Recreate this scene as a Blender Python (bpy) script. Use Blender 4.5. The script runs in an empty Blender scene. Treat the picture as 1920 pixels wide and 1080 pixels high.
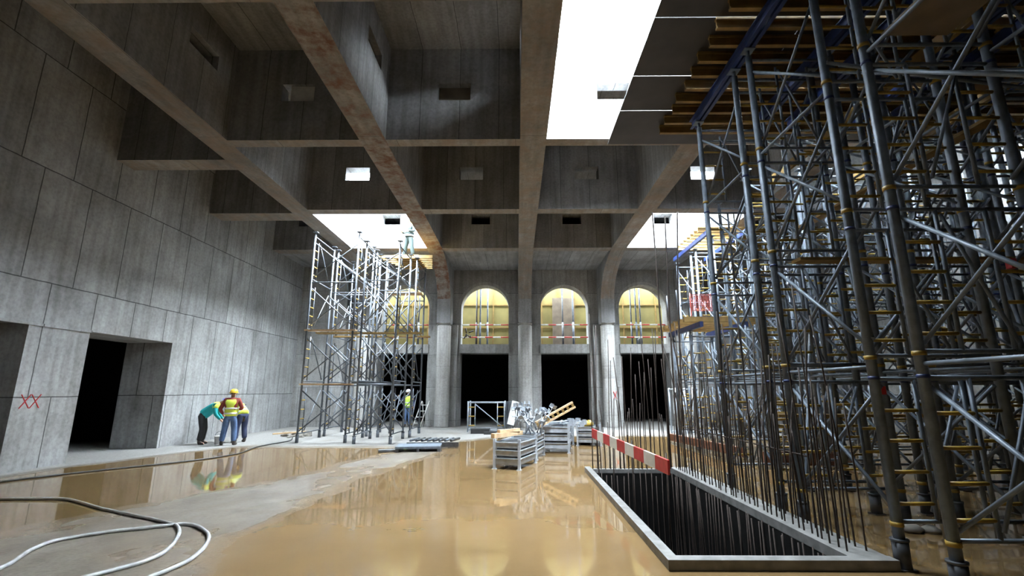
import bpy, math, random
from mathutils import Vector, Matrix, Euler
random.seed(7)
S = bpy.context.scene
COL = S.collection

# ---------------------------------------------------------------- camera, sky, daylight, exposure
cam = bpy.data.cameras.new('camera')
cam.sensor_width = 36.0
cam.lens = 36.0 * 885.0 / 1920.0
cam.clip_end = 300
cam_ob = bpy.data.objects.new('camera', cam)
cam_ob.location = (0, 0, 1.75)
cam_ob.rotation_euler = Euler((math.radians(90 + 12.24), 0, math.radians(0.506)))
COL.objects.link(cam_ob)
S.camera = cam_ob

world = bpy.data.worlds.new('overcast_sky')
S.world = world
world.use_nodes = True
bg = world.node_tree.nodes['Background']
bg.inputs['Color'].default_value = (0.80, 0.91, 1.0, 1)
bg.inputs['Strength'].default_value = 125.0

S.view_settings.view_transform = 'Standard'
S.view_settings.look = 'None'
S.view_settings.gamma = 1.0
S.view_settings.exposure = 0.6
S.view_settings.use_curve_mapping = False
S.cycles.max_bounces = 10
S.cycles.diffuse_bounces = 8
S.cycles.glossy_bounces = 4
S.cycles.use_denoising = True
S.cycles.caustics_reflective = False
S.cycles.sample_clamp_indirect = 12.0


def sky_portal(x0, x1, y0, y1, z):
    """daylight portal filling one roof opening: only guides the sampling of the sky"""
    l = bpy.data.lights.new('skylight_opening', 'AREA')
    l.shape = 'RECTANGLE'
    l.size = x1 - x0
    l.size_y = y1 - y0
    l.cycles.is_portal = True
    o = bpy.data.objects.new('skylight_opening', l)
    o.location = ((x0 + x1) / 2, (y0 + y1) / 2, z)
    COL.objects.link(o)


# ---------------------------------------------------------------- key positions (metres)
WL, WR = -10.9, 13.0                   # side walls
YB = 24.2                              # back wall face
ZB, ZS = 7.9, 10.5                     # beam bottoms, slab
MAIN = {'A': -7.6, 'B': -3.6, 'C': 0.44, 'D': 4.55, 'E': 8.6, 'F': 12.6}
HW = 0.33                              # half beam width
ROWS = [(6.12, 6.46), (10.76, 11.1), (15.43, 15.87), (20.0, 20.5)]
sky_portal(MAIN['C'] + HW, 2.27, 6.3, 10.7, 10.7)
sky_portal(MAIN['A'] + HW, MAIN['B'] - HW, 15.9, 20.0, 10.7)
sky_portal(MAIN['D'] + HW, MAIN['E'] - HW, 15.9, 20.0, 10.7)
sky_portal(-10.0, 12.0, 25.9, 26.45, 8.4)


# ---------------------------------------------------------------- materials
def nt(name):
    m = bpy.data.materials.new(name)
    m.use_nodes = True
    t = m.node_tree
    return m, t, t.nodes['Principled BSDF']


def simple(name, c, rough=0.6, metal=0.0, var=0.25, scale=6.0, dirt=None, bump=0.0):
    m, t, b = nt(name)
    N, L = t.nodes, t.links
    tc = N.new('ShaderNodeTexCoord')
    n = N.new('ShaderNodeTexNoise')
    n.inputs['Scale'].default_value = scale
    n.inputs['Detail'].default_value = 4
    L.new(tc.outputs['Object'], n.inputs['Vector'])
    r = N.new('ShaderNodeValToRGB')
    r.color_ramp.elements[0].position = 0.3
    r.color_ramp.elements[1].position = 0.7
    d = dirt or tuple(x * (1 - var) for x in c)
    r.color_ramp.elements[0].color = (*d, 1)
    r.color_ramp.elements[1].color = (*tuple(min(1, x * (1 + var * .4)) for x in c), 1)
    L.new(n.outputs['Fac'], r.inputs['Fac'])
    L.new(r.outputs['Color'], b.inputs['Base Color'])
    b.inputs['Roughness'].default_value = rough
    b.inputs['Metallic'].default_value = metal
    if bump:
        bp = N.new('ShaderNodeBump')
        bp.inputs['Strength'].default_value = bump
        bp.inputs['Distance'].default_value = 0.01
        L.new(n.outputs['Fac'], bp.inputs['Height'])
        L.new(bp.outputs['Normal'], b.inputs['Normal'])
    return m


def concrete(name, base=(0.40, 0.39, 0.375), bw=1.25, bh=2.6, zoff=1.6, uoff=0.0, line=0.35, mort=0.010, blotch=0.45, tint=None, tint_amt=0.0, tint_scale=0.8):
    """board-marked cast concrete: panel joints follow world position, streaks run down the walls"""
    m, t, b = nt(name)
    N, L = t.nodes, t.links

    def math_(op, a, bb=None):
        n = N.new('ShaderNodeMath')
        n.operation = op
        for k, v in enumerate((a, bb)):
            if v is None:
                continue
            if isinstance(v, (int, float)):
                n.inputs[k].default_value = v
            else:
                L.new(v, n.inputs[k])
        return n.outputs[0]

    def mixc(kind, fac, a, bb):
        n = N.new('ShaderNodeMix')
        n.data_type = 'RGBA'
        n.blend_type = kind
        for k, v in ((0, fac), (6, a), (7, bb)):
            if isinstance(v, (int, float)):
                n.inputs[k].default_value = v
            elif isinstance(v, tuple):
                n.inputs[k].default_value = (*v, 1)
            else:
                L.new(v, n.inputs[k])
        return n.outputs[2]

    g = N.new('ShaderNodeNewGeometry')
    p = N.new('ShaderNodeSeparateXYZ')
    L.new(g.outputs['Position'], p.inputs[0])
    nn = N.new('ShaderNodeSeparateXYZ')
    L.new(g.outputs['True Normal'], nn.inputs[0])
    ax = math_('GREATER_THAN', math_('ABSOLUTE', nn.outputs[0]), 0.6)
    az = math_('GREATER_THAN', math_('ABSOLUTE', nn.outputs[2]), 0.6)
    u = math_('ADD', math_('MULTIPLY', p.outputs[1], ax), math_('MULTIPLY', p.outputs[0], math_('SUBTRACT', 1.0, ax)))
    w = math_('ADD', math_('MULTIPLY', p.outputs[1], az), math_('MULTIPLY', p.outputs[2], math_('SUBTRACT', 1.0, az)))
    cv = N.new('ShaderNodeCombineXYZ')
    # joints wander a little
    wn = N.new('ShaderNodeTexNoise')
    wn.inputs['Scale'].default_value = 2.5
    L.new(g.outputs['Position'], wn.inputs['Vector'])
    wob = math_('MULTIPLY', math_('SUBTRACT', wn.outputs['Fac'], 0.5), 0.03)
    L.new(math_('ADD', math_('ADD', u, uoff), wob), cv.inputs[0])
    L.new(math_('ADD', math_('SUBTRACT', w, zoff), wob), cv.inputs[1])
    br = N.new('ShaderNodeTexBrick')
    L.new(cv.outputs[0], br.inputs['Vector'])
    br.offset = 0.43
    br.inputs['Color1'].default_value = (1, 1, 1, 1)
    br.inputs['Color2'].default_value = (0.80, 0.80, 0.80, 1)
    br.inputs['Mortar'].default_value = (line, line, line, 1)
    br.inputs['Scale'].default_value = 1
    br.inputs['Mortar Size'].default_value = mort
    br.inputs['Mortar Smooth'].default_value = 0.4
    br.inputs['Brick Width'].default_value = bw
    br.inputs['Row Height'].default_value = bh
    # large blotches
    n1 = N.new('ShaderNodeTexNoise')
    n1.inputs['Scale'].default_value = 0.7
    n1.inputs['Detail'].default_value = 7
    n1.inputs['Roughness'].default_value = 0.65
    L.new(g.outputs['Position'], n1.inputs['Vector'])
    r1 = N.new('ShaderNodeValToRGB')
    r1.color_ramp.elements[0].position = 0.3
    r1.color_ramp.elements[1].position = 0.68
    k = 1 - blotch
    r1.color_ramp.elements[0].color = (k, k * 0.98, k * 0.95, 1)
    r1.color_ramp.elements[1].color = (1, 1, 1, 1)
    L.new(n1.outputs['Fac'], r1.inputs['Fac'])
    # vertical streaks
    cs = N.new('ShaderNodeCombineXYZ')
    L.new(math_('MULTIPLY', u, 4.0), cs.inputs[0])
    L.new(math_('MULTIPLY', w, 0.25), cs.inputs[1])
    L.new(math_('MULTIPLY', p.outputs[1], 0.3), cs.inputs[2])
    n2 = N.new('ShaderNodeTexNoise')
    n2.inputs['Scale'].default_value = 1.6
    n2.inputs['Detail'].default_value = 5
    L.new(cs.outputs[0], n2.inputs['Vector'])
    r2 = N.new('ShaderNodeValToRGB')
    r2.color_ramp.elements[0].position = 0.32
    r2.color_ramp.elements[1].position = 0.62
    r2.color_ramp.elements[0].color = (0.72, 0.71, 0.69, 1)
    r2.color_ramp.elements[1].color = (1, 1, 1, 1)
    L.new(n2.outputs['Fac'], r2.inputs['Fac'])
    n3 = N.new('ShaderNodeTexNoise')
    n3.inputs['Scale'].default_value = 14
    n3.inputs['Detail'].default_value = 4
    L.new(g.outputs['Position'], n3.inputs['Vector'])
    r3 = N.new('ShaderNodeValToRGB')
    r3.color_ramp.elements[0].position = 0.3
    r3.color_ramp.elements[0].color = (0.78, 0.78, 0.78, 1)
    r3.color_ramp.elements[1].position = 0.6
    L.new(n3.outputs['Fac'], r3.inputs['Fac'])
    c = mixc('MULTIPLY', 1.0, base, br.outputs['Color'])
    c = mixc('MULTIPLY', 1.0, c, r1.outputs['Color'])
    c = mixc('MULTIPLY', 1.0, c, r2.outputs['Color'])
    c = mixc('MULTIPLY', 1.0, c, r3.outputs['Color'])
    if tint:
        n4 = N.new('ShaderNodeTexNoise')
        n4.inputs['Scale'].default_value = tint_scale
        n4.inputs['Detail'].default_value = 8
        n4.inputs['Roughness'].default_value = 0.7
        L.new(g.outputs['Position'], n4.inputs['Vector'])
        r4 = N.new('ShaderNodeValToRGB')
        r4.color_ramp.elements[0].position = 0.42
        r4.color_ramp.elements[0].color = (0, 0, 0, 1)
        r4.color_ramp.elements[1].position = 0.62
        r4.color_ramp.elements[1].color = (tint_amt,) * 3 + (1,)
        L.new(n4.outputs['Fac'], r4.inputs['Fac'])
        c = mixc('MIX', r4.outputs['Color'], c, tint)
    L.new(c, b.inputs['Base Color'])
    b.inputs['Roughness'].default_value = 0.85
    bp = N.new('ShaderNodeBump')
    bp.inputs['Strength'].default_value = 0.35
    bp.inputs['Distance'].default_value = 0.02
    L.new(mixc('MULTIPLY', 1.0, br.outputs['Color'], r3.outputs['Color']), bp.inputs['Height'])
    L.new(bp.outputs['Normal'], b.inputs['Normal'])
    return m


M = {}
M['wall'] = concrete('board_marked_concrete', (0.48, 0.485, 0.49), line=.2, mort=.016)
M['back'] = concrete('pale_concrete', (0.45, 0.45, 0.445), bw=2.4, bh=1.6, zoff=0.3)
M['beam'] = concrete('coffer_concrete', (0.37, 0.375, 0.385), bw=1.0, bh=6.0, zoff=6.9, line=0.3)
M['soffit'] = concrete('brown_stained_soffit', (0.36, 0.34, 0.315), bw=3, bh=9, tint=(0.22, 0.15, 0.10), tint_amt=0.6, tint_scale=2.2)
M['soffit_rust'] = concrete('rust_stained_soffit', (0.38, 0.35, 0.315), bw=3, bh=9, tint=(0.13, 0.055, 0.025), tint_amt=1.0, tint_scale=2.6)
M['column'] = concrete('cast_column_concrete', (0.52, 0.515, 0.50), bw=9, bh=2.3, zoff=0.6, line=0.55, blotch=0.25)
M['curb'] = simple('wet_curb_concrete', (0.19, 0.185, 0.175), 0.5, 0, 0.4, 7, bump=0.3)
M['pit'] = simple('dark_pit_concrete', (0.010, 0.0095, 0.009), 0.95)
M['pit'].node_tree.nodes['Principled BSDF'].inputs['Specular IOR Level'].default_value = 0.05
M['steel'] = simple('galvanised_steel', (0.15, 0.18, 0.22), 0.5, 0.3, 0.35, 9)
M['steel_bright'] = simple('fresh_galvanised_steel', (0.125, 0.14, 0.162), 0.5, 0.25, 0.25, 9)
M['steel_pale'] = simple('pale_galvanised_steel', (0.40, 0.44, 0.49), 0.5, 0.25, 0.25, 9)
M['steel_dark'] = simple('dark_steel', (0.10, 0.105, 0.115), 0.5, 0.7, 0.4, 9)
M['yellow'] = simple('yellow_paint', (0.36, 0.23, 0.03), 0.5, 0, 0.35, 12)
M['blue'] = simple('blue_paint', (0.014, 0.030, 0.12), 0.45, 0, 0.3, 6)
M['timber_y'] = simple('ochre_formwork_timber', (0.27, 0.165, 0.045), 0.65, 0, 0.35, 5)
M['timber'] = simple('raw_timber', (0.62, 0.43, 0.25), 0.75, 0, 0.3, 7)
M['ply'] = simple('dark_film_plywood', (0.035, 0.030, 0.027), 0.6, 0, 0.4, 2)
M['ply_tan'] = simple('tan_plywood', (0.20, 0.155, 0.11), 0.7, 0, 0.3, 3)
M['ply_yellow'] = simple('yellow_form_panel', (0.25, 0.205, 0.065), 0.65, 0, 0.25, 1.2)
M['red'] = simple('red_paint', (0.55, 0.03, 0.03), 0.5, 0, 0.25, 8)
M['white'] = simple('white_paint', (0.72, 0.71, 0.68), 0.5, 0, 0.15, 8)
M['rust'] = simple('rusty_rebar', (0.045, 0.030, 0.023), 0.75, 0.1, 0.4, 20)
M['rust_plate'] = simple('rusty_plate', (0.24, 0.11, 0.07), 0.75, 0.1, 0.4, 5)
M['hose'] = simple('pale_grey_hose', (0.38, 0.38, 0.38), 0.5, 0, 0.3, 9)
M['cable'] = simple('black_cable', (0.03, 0.03, 0.03), 0.5)
M['rubble'] = simple('grey_rubble', (0.24, 0.22, 0.19), 0.9, 0, 0.4, 6)
M['skin'] = simple('skin', (0.48, 0.28, 0.19), 0.6, 0, 0.1)
M['hair'] = simple('dark_hair', (0.02, 0.016, 0.013), 0.7)
M['hivis'] = simple('hi_vis_yellow_cloth', (0.72, 0.85, 0.10), 0.7, 0, 0.15)
M['hivis_green'] = simple('hi_vis_lime_cloth', (0.62, 0.95, 0.10), 0.7, 0, 0.12)
M['silver'] = simple('reflective_tape', (0.70, 0.72, 0.70), 0.4, 0.2, 0.1)
M['teal'] = simple('teal_cloth', (0.02, 0.42, 0.44), 0.75, 0, 0.15)
M['maroon'] = simple('dark_red_cloth', (0.28, 0.05, 0.035), 0.8, 0, 0.25)
M['jeans'] = simple('blue_denim', (0.10, 0.17, 0.32), 0.85, 0, 0.4, 6)
M['black'] = simple('black_cloth', (0.018, 0.018, 0.02), 0.8)
M['boot'] = simple('boot_leather', (0.04, 0.03, 0.025), 0.6)
M['helmet_y'] = simple('yellow_helmet', (0.80, 0.55, 0.05), 0.35, 0, 0.08)
M['helmet_b'] = simple('violet_blue_helmet', (0.16, 0.15, 0.50), 0.35, 0, 0.08)
M['helmet_w'] = simple('white_helmet', (0.80, 0.80, 0.80), 0.35, 0, 0.05)
M['pale_cloth'] = simple('grey_green_cloth', (0.018, 0.034, 0.033), 0.8, 0, 0.2)
M['navy'] = simple('navy_cloth', (0.03, 0.04, 0.09), 0.8)
M['net'] = simple('red_netting', (0.60, 0.12, 0.10), 0.7, 0, 0.2)


def floor_material():
    m, t, b = nt('wet_floor_concrete')
    N, L = t.nodes, t.links
    g = N.new('ShaderNodeNewGeometry')
    n1 = N.new('ShaderNodeTexNoise')
    n1.inputs['Scale'].default_value = 0.9
    n1.inputs['Detail'].default_value = 8
    n1.inputs['Roughness'].default_value = 0.7
    L.new(g.outputs['Position'], n1.inputs['Vector'])
    r = N.new('ShaderNodeValToRGB')
    r.color_ramp.elements[0].position = 0.33
    r.color_ramp.elements[1].position = 0.66
    r.color_ramp.elements[0].color = (0.12, 0.097, 0.072, 1)
    r.color_ramp.elements[1].color = (0.215, 0.185, 0.15, 1)
    L.new(n1.outputs['Fac'], r.inputs['Fac'])
    n2 = N.new('ShaderNodeTexNoise')
    n2.inputs['Scale'].default_value = 22
    n2.inputs['Detail'].default_value = 5
    L.new(g.outputs['Position'], n2.inputs['Vector'])
    r2 = N.new('ShaderNodeValToRGB')
    r2.color_ramp.elements[0].position = 0.3
    r2.color_ramp.elements[0].color = (0.7, 0.7, 0.7, 1)
    r2.color_ramp.elements[1].position = 0.6
    L.new(n2.outputs['Fac'], r2.inputs['Fac'])
    mx = N.new('ShaderNodeMix')
    mx.data_type = 'RGBA'
    mx.blend_type = 'MULTIPLY'
    mx.inputs[0].default_value = 1
    L.new(r.outputs['Color'], mx.inputs[6])
    L.new(r2.outputs['Color'], mx.inputs[7])
    # the ground dries out as it rises above the water: paler and rougher
    p = N.new('ShaderNodeSeparateXYZ')
    L.new(g.outputs['Position'], p.inputs[0])
    dry = N.new('ShaderNodeMapRange')
    dry.inputs['From Min'].default_value = 0.018
    dry.inputs['From Max'].default_value = 0.026
    L.new(p.outputs[2], dry.inputs['Value'])
    mx2 = N.new('ShaderNodeMix')
    mx2.data_type = 'RGBA'
    mx2.blend_type = 'MIX'
    L.new(dry.outputs[0], mx2.inputs[0])
    L.new(mx.outputs[2], mx2.inputs[6])
    mx3 = N.new('ShaderNodeMix')
    mx3.data_type = 'RGBA'
    mx3.blend_type = 'MULTIPLY'
    mx3.inputs[0].default_value = 1
    mx3.inputs[6].default_value = (0.27, 0.26, 0.245, 1)
    L.new(r2.outputs['Color'], mx3.inputs[7])
    L.new(mx3.outputs[2], mx2.inputs[7])
    silt = N.new('ShaderNodeMapRange')
    silt.inputs['From Min'].default_value = -0.002
    silt.inputs['From Max'].default_value = 0.011
    L.new(p.outputs[2], silt.inputs['Value'])
    mx4 = N.new('ShaderNodeMix')
    mx4.data_type = 'RGBA'
    L.new(silt.outputs[0], mx4.inputs[0])
    mx4.inputs[6].default_value = (0.19, 0.12, 0.055, 1)
    L.new(mx2.outputs[2], mx4.inputs[7])
    L.new(mx4.outputs[2], b.inputs['Base Color'])
    rr = N.new('ShaderNodeMapRange')
    rr.inputs['From Min'].default_value = 0.005
    rr.inputs['From Max'].default_value = 0.03
    rr.inputs['To Min'].default_value = 0.22
    rr.inputs['To Max'].default_value = 0.8
    L.new(p.outputs[2], rr.inputs['Value'])
    L.new(rr.outputs[0], b.inputs['Roughness'])
    bp = N.new('ShaderNodeBump')
    bp.inputs['Strength'].default_value = 0.25
    bp.inputs['Distance'].default_value = 0.01
    L.new(n2.outputs['Fac'], bp.inputs['Height'])
    L.new(bp.outputs['Normal'], b.inputs['Normal'])
    return m


def water_material():
    m, t, b = nt('muddy_water')
    N, L = t.nodes, t.links
    g = N.new('ShaderNodeNewGeometry')
    n1 = N.new('ShaderNodeTexNoise')
    n1.inputs['Scale'].default_value = 0.55
    n1.inputs['Detail'].default_value = 5
    L.new(g.outputs['Position'], n1.inputs['Vector'])
    r = N.new('ShaderNodeValToRGB')
    r.color_ramp.elements[0].position = 0.3
    r.color_ramp.elements[1].position = 0.7
    r.color_ramp.elements[0].color = (0.140, 0.088, 0.038, 1)
    r.color_ramp.elements[1].color = (0.190, 0.122, 0.056, 1)
    L.new(n1.outputs['Fac'], r.inputs['Fac'])
    L.new(r.outputs['Color'], b.inputs['Base Color'])
    b.inputs['Roughness'].default_value = 0.05
    b.inputs['IOR'].default_value = 1.36
    n2 = N.new('ShaderNodeTexNoise')
    n2.inputs['Scale'].default_value = 3.5
    n2.inputs['Detail'].default_value = 2
    L.new(g.outputs['Position'], n2.inputs['Vector'])
    bp = N.new('ShaderNodeBump')
    bp.inputs['Strength'].default_value = 0.04
    bp.inputs['Distance'].default_value = 0.02
    L.new(n2.outputs['Fac'], bp.inputs['Height'])
    L.new(bp.outputs['Normal'], b.inputs['Normal'])
    return m


M['floor'] = floor_material()
M['water'] = water_material()


# ---------------------------------------------------------------- mesh helpers
class MB:
    def __init__(self):
        self.v, self.f, self.mi, self.sm = [], [], [], []

    def face(self, idx, mi=0, sm=False):
        self.f.append(idx)
        self.mi.append(mi)
        self.sm.append(sm)

    def box(self, x0, x1, y0, y1, z0, z1, mi=0, mat=None):
        b = len(self.v)
        for z in (z0, z1):
            for x, y in ((x0, y0), (x1, y0), (x1, y1), (x0, y1)):
                p = Vector((x, y, z))
                self.v.append(tuple(mat @ p if mat else p))
        for q in ((3, 2, 1, 0), (4, 5, 6, 7), (0, 1, 5, 4), (1, 2, 6, 5), (2, 3, 7, 6), (3, 0, 4, 7)):
            self.face([b + k for k in q], mi)
        return self

    def bar(self, p, q, w, h, mi=0, up=(0, 0, 1)):
        """rectangular bar from p to q, w across, h along 'up'"""
        p, q = Vector(p), Vector(q)
        d = (q - p)
        l = d.length
        d.normalize()
        s = d.cross(Vector(up))
        if s.length < 1e-4:
            s = d.cross(Vector((1, 0, 0)))
        s.normalize()
        u = s.cross(d)
        m = Matrix((s, d, u)).transposed().to_4x4()
        m.translation = p
        return self.box(-w / 2, w / 2, 0, l, -h / 2, h / 2, mi, m)

    def tube(self, pts, r, n=8, mi=0, caps=True, r1=None):
        pts = [Vector(p) for p in pts]
        b = len(self.v)
        prev = None
        for i, p in enumerate(pts):
            d = (pts[min(i + 1, len(pts) - 1)] - pts[max(i - 1, 0)]).normalized()
            a = prev if prev is not None else (Vector((0, 0, 1)) if abs(d.z) < 0.9 else Vector((1, 0, 0)))
            s = d.cross(a).normalized()
            u = s.cross(d).normalized()
            prev = u
            rr = r if r1 is None else r + (r1 - r) * i / (len(pts) - 1)
            for k in range(n):
                t = 2 * math.pi * k / n
                self.v.append(tuple(p + s * (rr * math.cos(t)) + u * (rr * math.sin(t))))
        for i in range(len(pts) - 1):
            for k in range(n):
                k2 = (k + 1) % n
                self.face([b + i * n + k, b + i * n + k2, b + (i + 1) * n + k2, b + (i + 1) * n + k], mi, True)
        if caps:
            self.face([b + k for k in range(n)][::-1], mi)
            e = b + (len(pts) - 1) * n
            self.face([e + k for k in range(n)], mi)
        return self

    def lathe(self, prof, c=(0, 0, 0), n=16, mi=0, mat=None):
        b = len(self.v)
        for r, z in prof:
            for k in range(n):
                t = 2 * math.pi * k / n
                p = Vector((c[0] + r * math.cos(t), c[1] + r * math.sin(t), c[2] + z))
                self.v.append(tuple(mat @ p if mat else p))
        for i in range(len(prof) - 1):
            for k in range(n):
                k2 = (k + 1) % n
                self.face([b + i * n + k, b + i * n + k2, b + (i + 1) * n + k2, b + (i + 1) * n + k], mi, True)
        self.face([b + k for k in range(n)][::-1], mi)
        e = b + (len(prof) - 1) * n
        self.face([e + k for k in range(n)], mi)
        return self

    def prism_x(self, yz, x0, x1, mi=0):
        """polygon in the YZ plane (counter-clockwise seen from +X) extruded along X"""
        b = len(self.v)
        n = len(yz)
        for x in (x0, x1):
            for y, z in yz:
                self.v.append((x, y, z))
        self.face([b + k for k in range(n)][::-1], mi)
        self.face([b + n + k for k in range(n)], mi)
        for k in range(n):
            k2 = (k + 1) % n
            self.face([b + k, b + k2, b + n + k2, b + n + k], mi)
        return self

    def prism_y(self, xz, y0, y1, mi=0):
        """polygon in the XZ plane (clockwise seen from -Y side is fine) extruded along Y"""
        b = len(self.v)
        n = len(xz)
        for y in (y0, y1):
            for x, z in xz:
                self.v.append((x, y, z))
        self.face([b + k for k in range(n)], mi)
        self.face([b + n + k for k in range(n)][::-1], mi)
        for k in range(n):
            k2 = (k + 1) % n
            self.face([b + k, b + n + k, b + n + k2, b + k2], mi)
        return self

    def mesh(self, name, mats):
        me = bpy.data.meshes.new(name)
        me.from_pydata(self.v, [], self.f)
        for m in (mats if isinstance(mats, (list, tuple)) else [mats]):
            me.materials.append(M[m] if isinstance(m, str) else m)
        for p, mi, sm in zip(me.polygons, self.mi, self.sm):
            p.material_index = mi
            p.use_smooth = sm
        me.update()
        return me

    def build(self, name, mats, parent=None):
        return link(name, self.mesh(name, mats), parent)


def link(name, me, parent=None):
    o = bpy.data.objects.new(name, me)
    COL.objects.link(o)
    if parent is not None:
        o.parent = parent
    return o


def tag(o, label=None, cat=None, group=None, kind=None):
    if label:
        o['label'] = label
    if cat:
        o['category'] = cat
    if group:
        o['group'] = group
    if kind:
        o['kind'] = kind
    return o


def empty(name, loc, rz=0.0):
    o = bpy.data.objects.new(name, None)
    o.empty_display_size = 0.2
    o.location = loc
    o.rotation_euler = (0, 0, rz)
    COL.objects.link(o)
    return o


def copy_tree(o, parent=None):
    c = o.copy()
    COL.objects.link(c)
    c.parent = parent
    for ch in o.children:
        copy_tree(ch, c)
    return c


ORD = 'first second third fourth fifth sixth seventh eighth ninth tenth eleventh twelfth thirteenth fourteenth fifteenth sixteenth seventeenth eighteenth nineteenth twentieth twenty-first twenty-second twenty-third twenty-fourth twenty-fifth twenty-sixth twenty-seventh twenty-eighth'.split()


def lerp_tab(tab, t):
    if t <= tab[0][0]:
        return tab[0][1]
    for (a, va), (b, vb) in zip(tab, tab[1:]):
        if t <= b:
            return va + (vb - va) * (t - a) / (b - a)
    return tab[-1][1]


def sstep(a, b, x):
    t = max(0.0, min(1.0, (x - a) / (b - a)))
    return t * t * (3 - 2 * t)


# ================================================================ STRUCTURE
# ---- floor: gently uneven concrete, a hole for the pit, muddy water standing in its hollows
PX0, PX1, PY0, PY1 = 1.63, 3.40, 5.32, 10.98
from mathutils import noise as mnoise


def floor_h(x, y):
    n = mnoise.noise(Vector((x * 0.55, y * 0.4, 3.1))) * 0.012 + mnoise.noise(Vector((x * 2.1, y * 1.6, 7.7))) * 0.006 + mnoise.noise(Vector((x * 5.5, y * 3.5, 1.7))) * 0.005
    h = -0.022
    ys = lerp_tab([(-11, 13.5), (-9, 15.0), (-6, 15.2), (-3.6, 15.0), (-2.2, 16.6), (0, 19.0), (5, 18.8), (13, 18.0)], x)
    h += 0.050 * sstep(-0.9, 1.1, y - ys)
    xs = lerp_tab([(4, -10.7), (10, -10.45), (11.5, -10.3), (12.5, -9.8), (16, -9.0)], y)
    h += 0.050 * sstep(-0.35, 0.35, xs - x)
    up = lerp_tab([(3, -8.2), (5, -7.4), (6.6, -6.7), (7.9, -6.0), (9.2, -5.1), (11.3, -4.5), (14.1, -3.8), (15, -3.6)], y)
    lo = lerp_tab([(3, -2.3), (5, -2.85), (6.4, -3.2), (8.5, -3.3), (12.1, -2.7), (14.5, -2.1), (15, -2.0)], y)
    mid, hw = (up + lo) / 2, max(0.1, (lo - up) / 2)
    if y < 15:
        h += 0.0315 * sstep(-0.95, 0.55, hw - abs(x - mid))
    return max(-0.05, min(0.035, h + n))


def build_floor():
    x0, x1, y0, y1, st = WL - 4.2, WR, -5.0, 31.0, 0.16
    nx, ny = int((x1 - x0) / st) + 1, int((y1 - y0) / st) + 1
    xs = [x0 + (x1 - x0) * i / (nx - 1) for i in range(nx)]
    ys = [y0 + (y1 - y0) * j / (ny - 1) for j in range(ny)]
    for arr, vals in ((xs, (PX0, PX1)), (ys, (PY0, PY1))):        # snap grid lines to the pit's edges
        for val in vals:
            k = min(range(len(arr)), key=lambda q: abs(arr[q] - val))
            arr[k] = val
    b = MB()
    for y in ys:
        for x in xs:
            b.v.append((x, y, floor_h(x, y)))
    for j in range(ny - 1):
        for i in range(nx - 1):
            cx, cy = (xs[i] + xs[i + 1]) / 2, (ys[j] + ys[j + 1]) / 2
            if PX0 < cx < PX1 and PY0 < cy < PY1:
                continue
            b.face([j * nx + i, j * nx + i + 1, (j + 1) * nx + i + 1, (j + 1) * nx + i], 0, True)
    return tag(b.build('floor', 'floor'), 'wet grey brown concrete floor of the unfinished hall', 'floor', kind='structure')


build_floor()


def rect_ring(b, X0, X1, Y0, Y1, z):
    for (a, c, d, e) in ((X0, PX0, Y0, Y1), (PX1, X1, Y0, Y1), (PX0, PX1, Y0, PY0), (PX0, PX1, PY1, Y1)):
        k = len(b.v)
        b.v += [(a, d, z), (c, d, z), (c, e, z), (a, e, z)]
        b.face([k, k + 1, k + 2, k + 3])


wb = MB()
rect_ring(wb, WL + .02, WR - .02, -4.98, 20.2, 0.0)
tag(wb.build('puddle', 'water'), 'orange brown muddy rainwater standing over the concrete floor', 'puddle', kind='stuff')

# ---- pit: dark walls below the floor
pb = MB()
for (a, c, d, e) in ((PX0 - .2, PX0, PY0 - .2, PY1 + .2), (PX1, PX1 + .2, PY0 - .2, PY1 + .2), (PX0, PX1, PY0 - .2, PY0), (PX0, PX1, PY1, PY1 + .2)):
    pb.box(a, c, d, e, -3.0, -0.02)
pb.box(PX0, PX1, PY0, PY1, -3.2, -3.0)
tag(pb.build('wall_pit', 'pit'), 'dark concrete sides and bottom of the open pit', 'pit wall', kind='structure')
cu = empty('pit_curb', (0, 0, 0))
tag(cu, 'low pale concrete kerb framing the open pit with steel bars', 'kerb', kind='structure')
MB().box(PX0 - .12, PX0, PY0 - .14, PY1 + .12, -0.03, .10).build('left_kerb', 'curb', cu)
MB().box(PX0, PX1 + .40, PY0 - .14, PY0, -0.03, .10).build('near_kerb', 'curb', cu)
MB().box(PX1, PX1 + .40, PY0, PY1 + .12, -0.03, .09).build('right_kerb', 'curb', cu)
MB().box(PX0, PX1, PY1, PY1 + .12, -0.03, .06).build('far_kerb', 'curb', cu)

# ---- left wall, with two deep openings to a dark passage
D0, D1, ZD = 11.95, 14.9, 3.22
N0, N1 = 7.4, 10.4
b = MB()
for (y0, y1, z0, z1) in ((-5, N0, -.1, ZD), (N1, D0, -.1, ZD), (D1, YB + .8, -.1, ZD), (-5, YB + .8, ZD, 10.9)):
    b.box(WL - 1.45, WL, y0, y1, z0, z1)
b.box(WL - .02, WL + .03, -5, D0 + .03, ZD - .03, ZD + .03)
b.build('wall_left', 'wall')
tag(bpy.data.objects['wall_left'], 'tall board marked concrete wall along the hall, two openings at its foot', 'wall', kind='structure')
b = MB().box(WL - 4.4, WL - 4.2, 5, 17, -.1, 3.6).box(WL - 4.2, WL - 1.45, 5, 5.2, -.1, 3.6).box(WL - 4.2, WL - 1.45, 16.8, 17, -.1, 3.6).box(WL - 4.4, WL - 1.45, 5, 17, 3.6, 3.8)
tag(b.build('wall_passage', 'pit'), 'dark passage wall seen through the doorway in the concrete wall', 'wall', kind='structure')
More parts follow.
